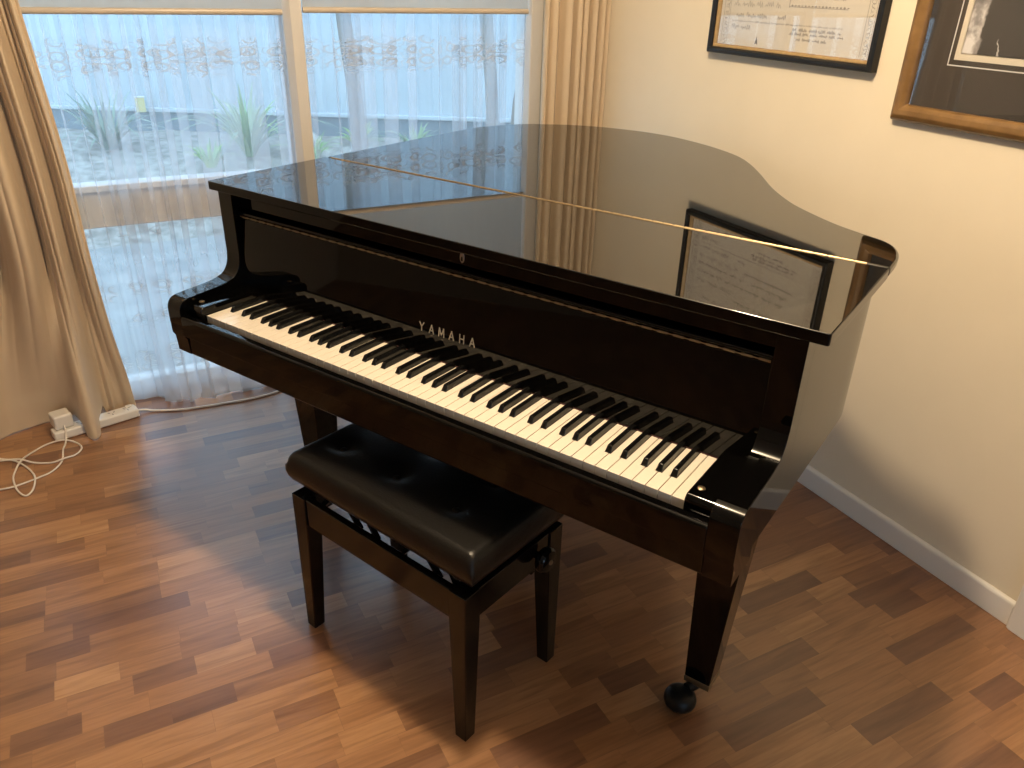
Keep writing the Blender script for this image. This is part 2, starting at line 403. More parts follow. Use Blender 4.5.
# ------------------------------------------------------------------ curtains
def cloth(name, rows, m, thick=.0018, uvs=None, sub=0):
    b = MB(); b.loft(rows, caps=False, closed=False)
    if uvs: b.uv = [q for r in uvs for q in r]
    o = b.build(name, m, smooth=True)
    if thick:
        s = o.modifiers.new('cloth', 'SOLIDIFY'); s.thickness = thick; s.offset = 0
    return o

def smooth01(t): t = max(0, min(1, t)); return t * t * (3 - 2 * t)

# long left drape: hangs in pleats, one fold drags forward over the power strip
botP = [(-.74, .965), (-.71, .935), (-.68, .98), (-.64, .965), (-.595, .995), (-.545, 1.015), (-.495, 1.03), (-.445, 1.025), (-.395, .955), (-.362, .852), (-.335, .838),
        (-.318, .92), (-.303, 1.01), (-.288, 1.035), (-.272, 1.012), (-.258, 1.032), (-.242, 1.037), (-.222, 1.018), (-.200, 1.010)]
n = len(botP)
topP = [(-.455 + (.455 - .272) * i / (n - 1), .950 + (.030 if i % 2 else -.030)) for i in range(n)]
topP[-2] = (-.288, .925); topP[-1] = (-.268, .930); topP[-3] = (-.305, .98)
midP = [(-.535, .985), (-.522, .930), (-.502, .905), (-.482, .975), (-.462, .995), (-.446, .930), (-.412, .868), (-.382, .880), (-.364, .965),
        (-.350, .995), (-.338, .960), (-.322, .905), (-.304, .898), (-.291, .960), (-.278, .985), (-.266, .955), (-.252, .915), (-.240, .915), (-.226, .935)]
cb, ct, cm = catmull(botP, 10), catmull(topP, 10), catmull(midP, 10)
rows = []
for k in range(61):
    z = 2.2 * (k / 60) ** 1.35
    row = []
    for i, (b_, m_, t_) in enumerate(zip(cb, cm, ct)):
        if z < .75:
            s = smooth01(z / .75) ** .8; x = b_[0] + (m_[0] - b_[0]) * s; y = b_[1] + (m_[1] - b_[1]) * s
        else:
            s = smooth01((z - .75) / 1.45); x = m_[0] + (t_[0] - m_[0]) * s; y = m_[1] + (t_[1] - m_[1]) * s
        if z < .105: y -= .004
        y -= .017 * abs(math.sin(i * .25 + .4)) ** .75 * smooth01((z - .02) / .7) - .008
        # the dragged fold rides over the strip on the floor
        lift = .044 * smooth01((.075 - abs(y - .945 - (x + .33) * .26)) / .030) * smooth01((-.285 - x) / .02) * smooth01((x + .50) / .06) * max(0, 1 - z / .2)
        row.append((x, y, max(.003, z) + lift))
    rows.append([(x - .010 * smooth01(z_ / .4) - .014 * smooth01((z_ - .8) / .6), y, z_) for x, y, z_ in row])
o = cloth('drape', rows, M['drape'], .003)
tag(o, 'long beige satin drape spilling onto the floor over the power strip', 'curtain', 'beige satin drapes')

# drape in the room corner behind the piano's tail
rows = []
for k in range(31):
    z = .006 + 2.2 * k / 30
    w_ = z / 2.2
    row = []
    N = 240
    for i in range(N + 1):
        u = i / N
        x0 = 1.430; x1 = 1.696
        ph = 2 * PI * (7.2 * u + .22 * math.sin(7 * u + 1.0)) + .5 * (1 - w_) * math.sin(9 * u)
        x = x0 + (x1 - x0) * u + .003 * math.sin(ph * 2 + .8) * math.sin(PI * u)
        y = .955 - .052 * abs(math.sin(ph / 2)) ** .75 * (.8 + .2 * math.sin(ph * .31 + 2)) + .018 * (1 - u) - .020 * u
        row.append((x, y, z))
    rows.append(row)
o = cloth('drape', rows, M['drape'], .003)
tag(o, 'beige pleated drape gathered in the room corner behind the piano tail', 'curtain', 'beige satin drapes')

# sheer lace curtains
def sheer(x0, x1, y0, seed, label, puddle):
    rnd = random.Random(seed)
    L = x1 - x0; N = int(L / .0035)
    # irregular folds: amplitude and pitch wander, some folds overlap themselves
    ph = 0; xs = []
    amp = [rnd.uniform(.4, 1.0) for _ in range(80)]; pit = [rnd.choice((.05, .07, .10, .14, .19)) * rnd.uniform(.85, 1.15) for _ in range(80)]
    rows, uvs = [], []
    P = []
    for i in range(N + 1):
        s = L * i / N; k = int(ph / (2 * PI)) % 80; ph += 2 * PI * (L / N) / pit[k]
        fr = (ph / (2 * PI)) % 1
        a = amp[k] * (1 - fr) + amp[(k + 1) % 80] * fr
        P.append((s, ph, a, pit[k] * (1 - fr) + pit[(k + 1) % 80] * fr))
    zs = [0, .004, .01, .02, .035, .055, .08, .11, .15, .2, .27, .35, .45, .6, .8, 1.0, 1.2, 1.4, 1.7, 2.1]
    for z in zs:
        row, uv = [], []
        tight = .75 + .25 * smooth01(z / .8)
        for s, ph, a, *pit_ in P:
            drift = .010 * math.sin(ph * .21 + z * 1.3) * (1 - z / 2.2)
            x = x0 + s + drift + .34 * pit_[0] * a * math.sin(2 * ph + .6) * tight
            y = y0 + .021 * a * math.sin(ph) + .006 * math.sin(.37 * ph + 3 * z)
            fl = 0
            if puddle and z < .3:
                q = 1 - z / .3
                y -= smooth01((x + .16) / .16) * smooth01((1.40 - x) / .1) * q ** 1.6 * (.068 + .010 * math.sin(ph * .47) + .010 * math.sin(ph * 1.3 + 1) ) 
                if z < .03: y -= .018 * (1 - z / .03) * (1 + .5 * math.sin(ph * .5)) * smooth01((x + .16) / .16) * smooth01((1.40 - x) / .1)
                fl = .010 * (1 + math.sin(ph * .9 + z * 40)) * smooth01(z / .02) * smooth01((.12 - z) / .08)
            row.append((min(max(x, x0 - .012), x1 + .004), y, max(z, .004) + fl)); uv.append((s * 1.35, z))
        rows.append(row); uvs.append(uv)
    o = cloth('sheer_curtain', rows, M['sheer'], 0, uvs)
    return tag(o, label, 'curtain', 'white lace sheers')
sheer(-.68, .520, 1.075, 3, 'white lace sheer curtain pooling on the floor beside the long drape', True)
sheer(.528, 1.462, 1.075, 11, 'white lace sheer curtain behind the piano lid, next to the corner drape', True)

# ------------------------------------------------------------------ power strip, adapter and cables
ps = thing('power_strip', 'white multi-socket power strip lying under the drape hem', 'power strip', (-.33, .935, 0), math.atan2(.065, .25))
b = MB(); b.prism([(-.145, -.026), (.135, -.026), (.135, .026), (-.145, .026)], .001, .034)
b.build('casing', M['white_plastic'], ps, bevel=.006, seg=3)
for k in range(5):
    x = -.105 + k * .052
    s_ = MB()
    for dx, dy, rot in ((-.009, .006, .5), (.009, .006, -.5), (0, -.010, 0)):
        c, sn = math.cos(rot), math.sin(rot); q = [(-.0016, -.005), (.0016, -.005), (.0016, .005), (-.0016, .005)]
        s_.prism([(x + dx + c * a - sn * bb, dy + sn * a + c * bb) for a, bb in q], .0335, .0345)
    s_.build('socket', M['grey_plastic'], ps)
MB().box((.100, .006, .033), (.122, .018, .040)).build('switch', M['white_plastic'], ps, bevel=.002)
# its lead runs along the sheers and under the piano (world points -> strip frame)
inv = Matrix.Translation((-.33, .935, 0)) @ Matrix.Rotation(math.atan2(.065, .25), 4, 'Z'); inv = inv.inverted()
lead = [(-.196, .969, .016), (-.17, .972, .010), (-.14, .962, .005), (-.06, .931, .005), (.02, .919, .005), (.079, .914, .005), (.187, .908, .005), (.26, .915, .005), (.317, .929, .005), (.40, .935, .005), (.52, .925, .005), (.7, .90, .005)]
MB().tube([tuple(inv @ Vector(q)) for q in catmull(lead, 8)], .0042, 8).build('lead', M['cable'], ps, smooth=True)

ad = thing('power_adapter', 'white plug adapter with coiled white cable at the end of the power strip', 'adapter', (-.436, .925, 0), .30)
MB().prism([(-.030, -.030), (.030, -.030), (.030, .030), (-.030, .030)], .0345, .086).build('casing', M['white_plastic'], ad, bevel=.007, seg=3)
inv2 = (Matrix.Translation((-.436, .925, 0)) @ Matrix.Rotation(.30, 4, 'Z')).inverted()
c1 = [(-.430, .893, .050), (-.428, .878, .034), (-.434, .85, .008), (-.443, .81, .004), (-.448, .733, .004), (-.476, .68, .004), (-.518, .657, .004), (-.574, .637, .004), (-.619, .636, .004), (-.69, .655, .004), (-.74, .72, .004), (-.72, .80, .004)]
c2 = [(-.657, .832, .004), (-.627, .820, .004), (-.588, .799, .007), (-.553, .749, .004), (-.528, .683, .006), (-.523, .628, .009), (-.531, .587, .004), (-.549, .566, .004), (-.571, .606, .006), (-.584, .678, .006), (-.581, .73, .004), (-.566, .777, .010), (-.54, .827, .004),
      (-.49, .869, .004), (-.439, .863, .011), (-.404, .84, .004), (-.388, .796, .004), (-.406, .758, .004), (-.441, .735, .011), (-.48, .737, .004), (-.529, .757, .007), (-.566, .786, .013), (-.607, .815, .006), (-.67, .86, .004), (-.80, .89, .004)]
MB().tube([tuple(inv2 @ Vector(q)) for q in catmull(c1 + c2, 8)], .0030, 8).build('cable', M['cable'], ad, smooth=True)

# ------------------------------------------------------------------ pictures on the wall
def rect_frame(m, y0, y1, z0, z1, w_, x_back, prof):
    """mitred frame round a rectangle; prof = [(inset from outer edge, projection from wall)]"""
    rings = []
    for (yy, zz, sy, sz) in ((y0, z0, 1, 1), (y1, z0, -1, 1), (y1, z1, -1, -1), (y0, z1, 1, -1)):
        rings.append([(x_back - pr, yy + sy * ins, zz + sz * ins) for ins, pr in prof])
    rings.append(rings[0]); m.loft(rings, caps=False); return m

def scribble(m, x, y0, y1, z, h, rnd, dens=1.0, thick=.0011, connected=False):
    """one line of handwriting on the wall plane, from y0 leftwards to y1"""
    y = y0; sgn = -1 if y1 < y0 else 1
    while (y1 - y) * sgn > h:
        nl = rnd.randint(2, 6); pts = []
        for k in range(nl * 2 + 1):
            pts.append((y + sgn * k * h * .33, z + (h * rnd.uniform(.35, 1.15) if k % 2 else h * rnd.uniform(-.25, .2))))
        for (a, b_), (c, d) in zip(pts, pts[1:]):
            dy, dz = c - a, d - b_; ln = math.hypot(dy, dz) or 1; ny, nz = -dz / ln * thick / 2, dy / ln * thick / 2
            m.add([(x, a + ny, b_ + nz), (x, c + ny, d + nz), (x, c - ny, d - nz), (x, a - ny, b_ - nz)], [(0, 1, 2, 3)])
        y = pts[-1][0] + sgn * h * rnd.uniform(.6, 1.3) / dens

def bar(m, x, y0, y1, z0, z1): m.add([(x, y0, z0), (x, y1, z0), (x, y1, z1), (x, y0, z1)], [(0, 1, 2, 3)])

cy0, cy1, cz0, cz1 = -.352, .298, 1.252, 1.705
ct_ = thing('framed_certificate', 'framed handwritten certificate in a thin black frame with gilt slip', 'picture', (WX, (cy0 + cy1) / 2, cz0))
o = tuple(ct_.location)
rect_frame(MB(), cy0, cy1, cz0, cz1, .02, WX, [(0, .001), (0, .026), (.004, .031), (.014, .031), (.018, .025), (.018, .012), (.018, .001)]).build('frame', M['black_frame'], ct_, o, bevel=.0015)
rect_frame(MB(), cy0 + .018, cy1 - .018, cz0 + .018, cz1 - .018, .01, WX, [(0, .003), (0, .020), (.003, .020), (.010, .013), (.010, .003)]).build('gilt_slip', M['gilt'], ct_, o, bevel=.001)
py0, py1, pz0, pz1 = cy0 + .029, cy1 - .029, cz0 + .029, cz1 - .029
MB().box((WX - .010, py0 - .003, pz0 - .003), (WX - .004, py1 + .003, pz1 + .003)).build('paper', M['paper'], ct_, o)
rnd = random.Random(5); tx = MB(); lt = MB(); px_ = WX - .0104
wl = py1 - .055; wr = py0 + .075
for z, h, y0, y1 in ((pz0 + .068, .010, wl, wl - .055), (pz0 + .075, .006, wl - .255, wl - .435), (pz0 + .063, .006, wl - .245, wl - .440), (pz0 + .051, .006, wl - .275, wl - .390),
                     (pz0 + .102, .010, wl - .015, wl - .075), (pz0 + .102, .010, wl - .105, wl - .125), (pz0 + .101, .010, wl - .19, wl - .215),
                     (pz0 + .160, .008, wl, wl - .24), (pz0 + .160, .008, wl - .27, wl - .44),
                     (pz0 + .190, .008, wl, wl - .43), (pz0 + .220, .013, wl, wl - .18), (pz0 + .245, .008, wl - .20, wl - .44), (pz0 + .280, .013, wl - .04, wl - .40), (pz0 + .325, .020, wl - .05, wl - .42)):
    row_ = MB(); scribble(row_, px_, y0, y1, z - .022 + rnd.uniform(-.001, .001), h * 1.25, rnd, .95, .0013)
    if h < .02: row_.build('text_line', M['ink'], ct_, o)
    else: lt.add(row_.v, row_.f)
scribble(lt, px_, wl, wl - .22, pz0 + .111, .013, rnd, 1.2, .0014)
# long single line of small writing
scribble(lt, px_, wl, wl - .435, pz0 + .066, .0045, rnd, 1.2, .0009)
# ornate run of diamonds on the second row
y = wl - .235
while y > wl - .44:
    h = rnd.uniform(.003, .007); lt.add([(px_, y, pz0 + .118), (px_, y - .005, pz0 + .118 + h / 2), (px_, y - .010, pz0 + .118), (px_, y - .005, pz0 + .118 - h / 2)], [(0, 1, 2, 3)]); y -= .0125
bar(lt, px_, wl - .23, wl - .228, pz0 + .112, pz0 + .138); bar(lt, px_, wl - .23, wl - .44, pz0 + .114, pz0 + .1155)
# little black pointed mark near the foot
tx.add([(px_, wl - .110, pz0 + .005), (px_, wl - .117, pz0 + .030), (px_, wl - .124, pz0 + .005), (px_, wl - .117, pz0 + .010)], [(0, 1, 2, 3)])
# ornamental borders down both sides
for ya in (py0 + .004, py0 + .030, py1 - .014, py1 - .040):
    bar(lt, px_, ya, ya + .0014, pz0 + .004, pz1 - .004)
for ya in (py0 + .017, py1 - .026):
    z = pz0 + .008
    while z < pz1 - .01:
        r_ = rnd.uniform(.005, .009)
        for k in range(6):
            a0 = rnd.uniform(0, 6.28); a1 = a0 + rnd.uniform(.6, 1.6)
            p0 = (ya + r_ * math.cos(a0), z + r_ * math.sin(a0)); p1 = (ya + r_ * math.cos(a1), z + r_ * math.sin(a1))
            dy, dz = p1[0] - p0[0], p1[1] - p0[1]; ln = math.hypot(dy, dz) or 1; ny, nz = -dz / ln * .0005, dy / ln * .0005
            lt.add([(px_, p0[0] + ny, p0[1] + nz), (px_, p1[0] + ny, p1[1] + nz), (px_, p1[0] - ny, p1[1] - nz), (px_, p0[0] - ny, p0[1] - nz)], [(0, 1, 2, 3)])
        z += .010
tx.build('seal_mark', M['ink'], ct_, o); lt.build('border_lettering', M['ink_light'], ct_, o)
MB().box((WX - .0145, py0 - .003, pz0 - .003), (WX - .0125, py1 + .003, pz1 + .003)).build('picture_glass', M['picture_pane'], ct_, o)

gy0, gy1, gz0, gz1 = -1.09, -.434, 1.149, 1.92
gp = thing('framed_print', 'dark landscape print in a wide bronze wooden frame', 'picture', (WX, (gy0 + gy1) / 2, gz0))
o = tuple(gp.location)
rect_frame(MB(), gy0, gy1, gz0, gz1, .05, WX, [(0, .001), (0, .014), (.006, .024), (.016, .029), (.028, .027), (.038, .020), (.041, .012), (.041, .001)]).build('frame', M['bronze'], gp, o, bevel=.002)
MB().box((WX - .008, gy0 + .038, gz0 + .038), (WX - .003, gy1 - .038, gz1 - .038)).build('mat_board', M['mat_board'], gp, o)
def ring(m, ins, w_, x, zins=None):
    zi = zins if zins is not None else ins
    a, b_, c, d = gy0 + ins, gy1 - ins, gz0 + zi, gz1 - zi
    m.box((x - .001, a, c), (x, b_, c + w_)); m.box((x - .001, a, d - w_), (x, b_, d)); m.box((x - .001, a, c + w_), (x, a + w_, d - w_)); m.box((x - .001, b_ - w_, c + w_), (x, b_, d - w_)); return m
ring(MB(), .117, .0025, WX - .008, .140).build('mat_line', M['white_line'], gp, o)
ring(MB(), .131, .0155, WX - .0080, .154).build('inner_mat', M['cream_board'], gp, o)
MB().box((WX - .0090, gy0 + .145, gz0 + .168), (WX - .0082, gy1 - .145, gz1 - .168)).build('print_sheet', M['print'], gp, o)
MB().box((WX - .0125, gy0 + .039, gz0 + .039), (WX - .0105, gy1 - .039, gz1 - .039)).build('picture_glass', M['picture_pane'], gp, o)

# ------------------------------------------------------------------ the grand piano (local frame: x along the keys, y towards the tail)
TH = math.radians(62.80848)
BX, BY = .61, .70
ploc = (BX * math.cos(TH) + BY * math.sin(TH), -BX * math.sin(TH) + BY * math.cos(TH), 0)
pn = thing('grand_piano', 'glossy black baby grand piano with closed lid and open keyboard', 'piano', ploc, -TH)
PO = (BX, BY, 0)
def part(mb, name, m, parent=None, **k): return mb.build(name, M[m], parent or pn, PO, **k)

LZ0, LZ1 = .973, .9937
XL, XR = -.102, 1.327           # outer faces of the case
curve = [(-.122, 1.145), (-.108, 1.225), (-.083, 1.290), (-.035, 1.379), (.057, 1.459), (.130, 1.497), (.219, 1.523), (.333, 1.535), (.420, 1.527), (.494, 1.507), (.590, 1.465), (.670, 1.416), (.756, 1.345),
         (.823, 1.257), (.892, 1.145), (.965, 1.018), (1.036, .917), (1.091, .856), (1.18, .780), (1.254, .734), (1.298, .711), (1.324, .684), (1.340, .648), (1.347, .612), (1.349, .575)]
tail = catmull(curve, 6)
HY = .528
lidc = [(x + (-.008 if x < 0 else 0.0) + (.008 if x > .62 else 0.0) * min(1, max(0, (x - .62) / .2)), y) for x, y in tail]
poly = [(-.130, HY + .0035)] + [(-.130, .8)] + lidc + [(1.357, HY + .0035)]
lid_a = part(MB().prism(poly, LZ0, LZ1), 'main_lid', 'lid_polish', bevel=.006, seg=4)
LF = .1435
fl_ = [(-.127, LF), (1.354, LF), (1.357, LF + .003), (1.357, HY - .0035), (-.130, HY - .0035), (-.130, LF + .003)]
lid_b = part(MB().prism(fl_, LZ0, LZ1), 'front_lid', 'lid_polish', bevel=.0065, seg=4)
for l_ in (lid_a, lid_b):                      # edges and underside carry the same polish as the case
    l_.data.materials.append(M['lacquer'])
    for p_ in l_.data.polygons:
        if p_.normal.z < .5: p_.material_index = 1
# continuous hinge with turned knuckles between the two lids
pr = []; L_ = 1.424; nk = 58
for k in range(nk):
    a, b_ = L_ * k / nk, L_ * (k + 1) / nk
    pr += [(.0020, a), (.0020, a + .0030), (.0029, a + .0036), (.0029, b_ - .0004)]
part(MB().lathe([(.0001, 0)] + pr + [(.0001, L_)], (-.108, HY, LZ1 - .0005), (1, 0, 0), 12), 'lid_hinge', 'brass', smooth='angle')

# bent rim of the case
inset = .022
def offset(P, d):
    out = []
    for i, (x, y) in enumerate(P):
        a = P[max(i - 1, 0)]; b_ = P[min(i + 1, len(P) - 1)]
        tx_, ty = b_[0] - a[0], b_[1] - a[1]; l = math.hypot(tx_, ty) or 1
        out.append((x + ty / l * d, y - tx_ / l * d))
    return out
spine = [(-.122, .195)] + [(-.122, .195 + (1.145 - .195) * k / 10) for k in range(1, 10)] + tail + [(1.349, .575 - (.575 - .195) * k / 6) for k in range(1, 7)]
outer = offset(spine, inset); outer = [(max(XL, min(XR, x)), y) for x, y in outer]
inner = offset(outer, .045)
def band(P, Q, z0, z1):
    m = MB(); n_ = len(P)
    m.loft([[(a[0], a[1], z0), (a[0], a[1], z1), (b_[0], b_[1], z1), (b_[0], b_[1], z0)] for a, b_ in zip(P, Q)]); return m
part(band(outer, inner, .640, LZ0 - .0005), 'case_rim', 'lacquer', smooth='angle', angle=35)
# soundboard seen only from beneath
part(MB().prism([(x, y) for x, y in inner], .70, .715), 'soundboard', 'satin_black')
for (a, b_) in (((.10, .55), (.25, 1.40)), ((.62, .55), (.45, 1.38)), ((1.10, .55), (.75, 1.20))):
    part(MB().tube([(a[0], a[1], .672), (b_[0], b_[1], .672)], .030, 4), 'back_post', 'satin_black')

# cheeks (arms)
def arm(x0, x1):
    P = [(.200, LZ0 - .0005), (.150, LZ0 - .0005), (.150, .825)]
    P += catmull([(.150, .822), (.1475, .802), (.141, .784), (.126, .769), (.096, .7605), (.060, .757)], 6)
    P += [(.02, .7550), (-.004, .7535)]
    P += catmull([(-.010, .753), (-.022, .7485), (-.030, .740), (-.034, .729), (-.0345, .715)], 5)
    P += [(-.0345, .700), (-.033, .662), (-.027, .652), (-.024, .612), (.060, .612), (.060, .640), (.200, .640)]
    return MB().prism(P, x0, x1, 'x')
part(arm(XR - .049, XR), 'cheek', 'lacquer', bevel=.0009)
part(arm(XL, XL + .049), 'cheek', 'lacquer', bevel=.0009)
XI0, XI1 = XL + .049, XR - .049
# key bed, key slip, key blocks
part(MB().box((XI0, -.0235, .612), (XI1, .62, .664)), 'keybed', 'lacquer', bevel=.003)
part(MB().prism([(-.036, .664), (-.036, .708), (-.033, .7135), (-.028, .715), (-.016, .715), (-.013, .712), (-.013, .664)], XI0, XI1, 'x'), 'key_slip', 'lacquer', bevel=.0015)
for x0, x1, sx in ((XI0, -.0025, -.030), (1.2275, XI1, 1.250)):
    kb = part(MB().prism([(-.0125, .664), (-.0125, .732), (-.006, .740), (.15, .740), (.15, .664)], x0, x1, 'x'), 'key_block', 'lacquer', bevel=.002)
    part(MB().lathe([(.0002, 0), (.0065, 0), (.0065, .0015), (.004, .003), (.0002, .003)], (sx - .008, .018, .7398), (0, 0, 1), 14), 'screw', 'dull_brass', kb, smooth='angle')
# keys
KW = 1.225 / 52; G = .00065
wi = 0; white = []; black = []
names = ['A', 'A#', 'B', 'C', 'C#', 'D', 'D#', 'E', 'F', 'F#', 'G', 'G#']
offs = {'A#': .0032, 'C#': -.0032, 'D#': .0032, 'F#': -.0042, 'G#': 0.0}
for k in range(88):
    nm = names[k % 12]
    if '#' in nm: black.append(wi * KW + offs[nm])
    else: white.append(wi * KW); wi += 1
KZ = .720; hb = .0066
for x in white:
    a, b_ = x + G, x + KW - G
    la = max([c + hb for c in black if c - hb < a + .001 < c + hb + .001] + [a]); rb = min([c - hb for c in black if c - hb - .001 < b_ - .001 < c + hb] + [b_])
    P = [(a, 0), (b_, 0)]
    P += [(b_, .0495), (rb, .0495)] if rb < b_ else []
    P += [(rb, .1485), (la, .1485)]
    P += [(la, .0495), (a, .0495)] if la > a else []
    part(MB().prism(P, KZ - .021, KZ), 'white_key', 'ivory', bevel=.0008)
for c in black:
    h0, h1 = .0058, .0044
    m = MB().loft([[(c - h0, .0505, KZ - .012), (c + h0, .0505, KZ - .012), (c + h0, .1485, KZ - .012), (c - h0, .1485, KZ - .012)],
                   [(c - h0, .0508, KZ + .0005), (c + h0, .0508, KZ + .0005), (c + h0, .1485, KZ + .0005), (c - h0, .1485, KZ + .0005)],
                   [(c - h1, .0575, KZ + .0115), (c + h1, .0575, KZ + .0115), (c + h1, .1485, KZ + .0115), (c - h1, .1485, KZ + .0115)]])
    part(m, 'black_key', 'ebony', bevel=.0012)
part(MB().box((-.001, .1490, KZ - .020), (1.226, .1560, KZ + .0005)), 'key_felt', 'felt')
# fallboard, leaning back, with hinged lip and lettering
T5 = math.tan(math.radians(5.0)); FY = lambda z: .150 + (z - .7215) * T5
fb = part(MB().prism([(FY(.7215), .7215), (FY(.912), .912), (FY(.912) + .018, .912), (FY(.7215) + .018, .7215)], XI0 + .001, XI1 - .001, 'x'), 'fallboard', 'lacquer', bevel=.0012)
pr = []; L_ = XI1 - XI0 - .010; nk = 44
for k in range(nk):
    a, b_ = L_ * k / nk, L_ * (k + 1) / nk
    pr += [(.0010, a), (.0010, a + .010), (.0022, a + .0106), (.0022, b_ - .0006)]
part(MB().lathe([(.0001, 0)] + pr + [(.0001, L_)], (XI0 + .004, FY(.9155) - .001, .9155), (1, 0, 0), 10), 'fallboard_hinge', 'dull_brass', fb, smooth='angle')
lp = catmull([(.1690, .9185), (.1655, .9200), (.1650, .9235), (.1670, .9262), (.1720, .9270), (.1860, .9255), (.1860, .9185)], 5)
part(MB().prism(lp, XI0 + .002, XI1 - .004, 'x'), 'fallboard_lip', 'lacquer', fb, bevel=.0008)
# raised maker's letters
lt = MB(); hL, wL, th = .0185, .0120, .0022
glyph = {'Y': [((0, 1), (.5, .48)), ((1, 1), (.5, .48)), ((.5, .52), (.5, 0))], 'A': [((0, 0), (.5, 1)), ((1, 0), (.5, 1)), ((.2, .32), (.8, .32))],
         'M': [((0, 0), (.08, 1)), ((.08, 1), (.5, .15)), ((.5, .15), (.92, 1)), ((.92, 1), (1, 0))], 'H': [((.06, 0), (.06, 1)), ((.94, 0), (.94, 1)), ((.06, .5), (.94, .5))]}
for i, ch in enumerate('YAMAHA'):
    cx = .5410 + i * .0272; cw = wL * (1.15 if ch == 'M' else 1.0)
    for (a, b_), (c, d) in glyph[ch]:
        p0 = Vector((cx + (a - .5) * cw, 0, .7760 + b_ * hL)); p1 = Vector((cx + (c - .5) * cw, 0, .7760 + d * hL))
        dr = (p1 - p0).normalized(); nn = Vector((-dr.z, 0, dr.x)) * th / 2; e = dr * th * .25
        q = [p0 - e + nn, p1 + e + nn, p1 + e - nn, p0 - e - nn]
        fr = [(v.x, FY(v.z) - .0009, v.z) for v in q]; bk = [(v.x, FY(v.z) + .0005, v.z) for v in q]
        lt.loft([bk, fr])
part(lt, 'lettering', 'gilt_letter', fb)
# rail under the lid with the lock escutcheon
rail = part(MB().box((XI0, .178, .934), (XI1, .200, LZ0 - .0005)), 'lock_rail', 'lacquer', bevel=.002)
es = [( .634 + .0058 * math.cos(a) * (1 if abs(math.sin(a)) < .8 else .8), .951 + .0115 * math.sin(a)) for a in [2 * PI * k / 24 for k in range(24)]]
part(MB().prism(es, .1768, .1785, 'y'), 'lock_escutcheon', 'steel', rail, bevel=.0006)
part(MB().prism([(.6318, .9445), (.6362, .9445), (.6352, .953), (.6328, .953)], .1764, .1769, 'y'), 'keyhole', 'ebony', rail)

# legs with ferrule and caster
def leg(cx, cy, name='leg', sx=1, ang=0.0, top=.612):
    hx0, hy0, hx1, hy1 = .029, .031, .051, .050
    lg = part(MB().taper((cx, cy), (hx0, hy0), .074, (cx + .008 * sx, cy - .004), (hx1, hy1), top), 'leg', 'lacquer', bevel=.002)
    part(MB().taper((cx, cy), (hx0 + .0005, hy0 + .0005), .058, (cx, cy), (hx0 + .001, hy0 + .001), .0745), 'ferrule', 'dull_brass', lg, bevel=.001)
    # swivelled caster: plate, neck, hood over a fat wheel
    ax, ay = math.cos(ang), math.sin(ang); px, py = -ay, ax
    c = (cx + ax * .060, cy + ay * .060)
    h = MB().lathe([(.001, 0), (.024, 0), (.024, -.008), (.001, -.008)], (cx, cy, .0585), (0, 0, 1), 18)
    h.tube([(cx, cy, .052), (cx + ax * .020, cy + ay * .020, .0500), (cx + ax * .042, cy + ay * .042, .048)], [.015, .014, .012], 10)
    part(h, 'caster_horn', 'rubber', lg, smooth='angle')
    part(MB().lathe([(.0345, .017), (.0365, .024), (.0360, .032), (.032, .041), (.023, .0475), (.010, .0500), (.0005, .0503)], (c[0], c[1], 0), (0, 0, 1), 24), 'caster_hood', 'rubber', lg, smooth=True)
    part(MB().lathe([(.006, -.023), (.015, -.0225), (.021, -.020), (.0245, -.014), (.0250, -.004), (.0220, -.002), (.0220, .002), (.0250, .004), (.0245, .014), (.021, .020), (.015, .0225), (.006, .023)], (c[0], c[1], .0252), (px, py, 0), 24), 'caster_wheel', 'rubber', lg, smooth='angle')
leg(1.220, .300, sx=1, ang=math.radians(248))
leg(.005, .300, sx=-1, ang=math.radians(160))
leg(.250, 1.330, sx=0, ang=math.radians(100), top=.66)
# pedal lyre under the keyboard
ly = part(MB().box((.50, .355, .052), (.72, .435, .110)), 'pedal_box', 'lacquer', bevel=.004)
for x in (.545, .675): part(MB().taper((x, .395), (.014, .016), .110, (x, .395), (.018, .020), .612), 'lyre_post', 'lacquer', bevel=.002)
for x in (.545, .610, .675):
    part(MB().prism([(x - .010, .360), (x - .009, .30), (x - .013, .275), (x - .008, .262), (x + .008, .262), (x + .013, .275), (x + .009, .30), (x + .010, .360)], .072, .080), 'pedal', 'brass', bevel=.002)
part(MB().tube([(.61, .43, .09), (.61, .70, .66)], .006, 8), 'lyre_brace', 'brass', smooth='angle')

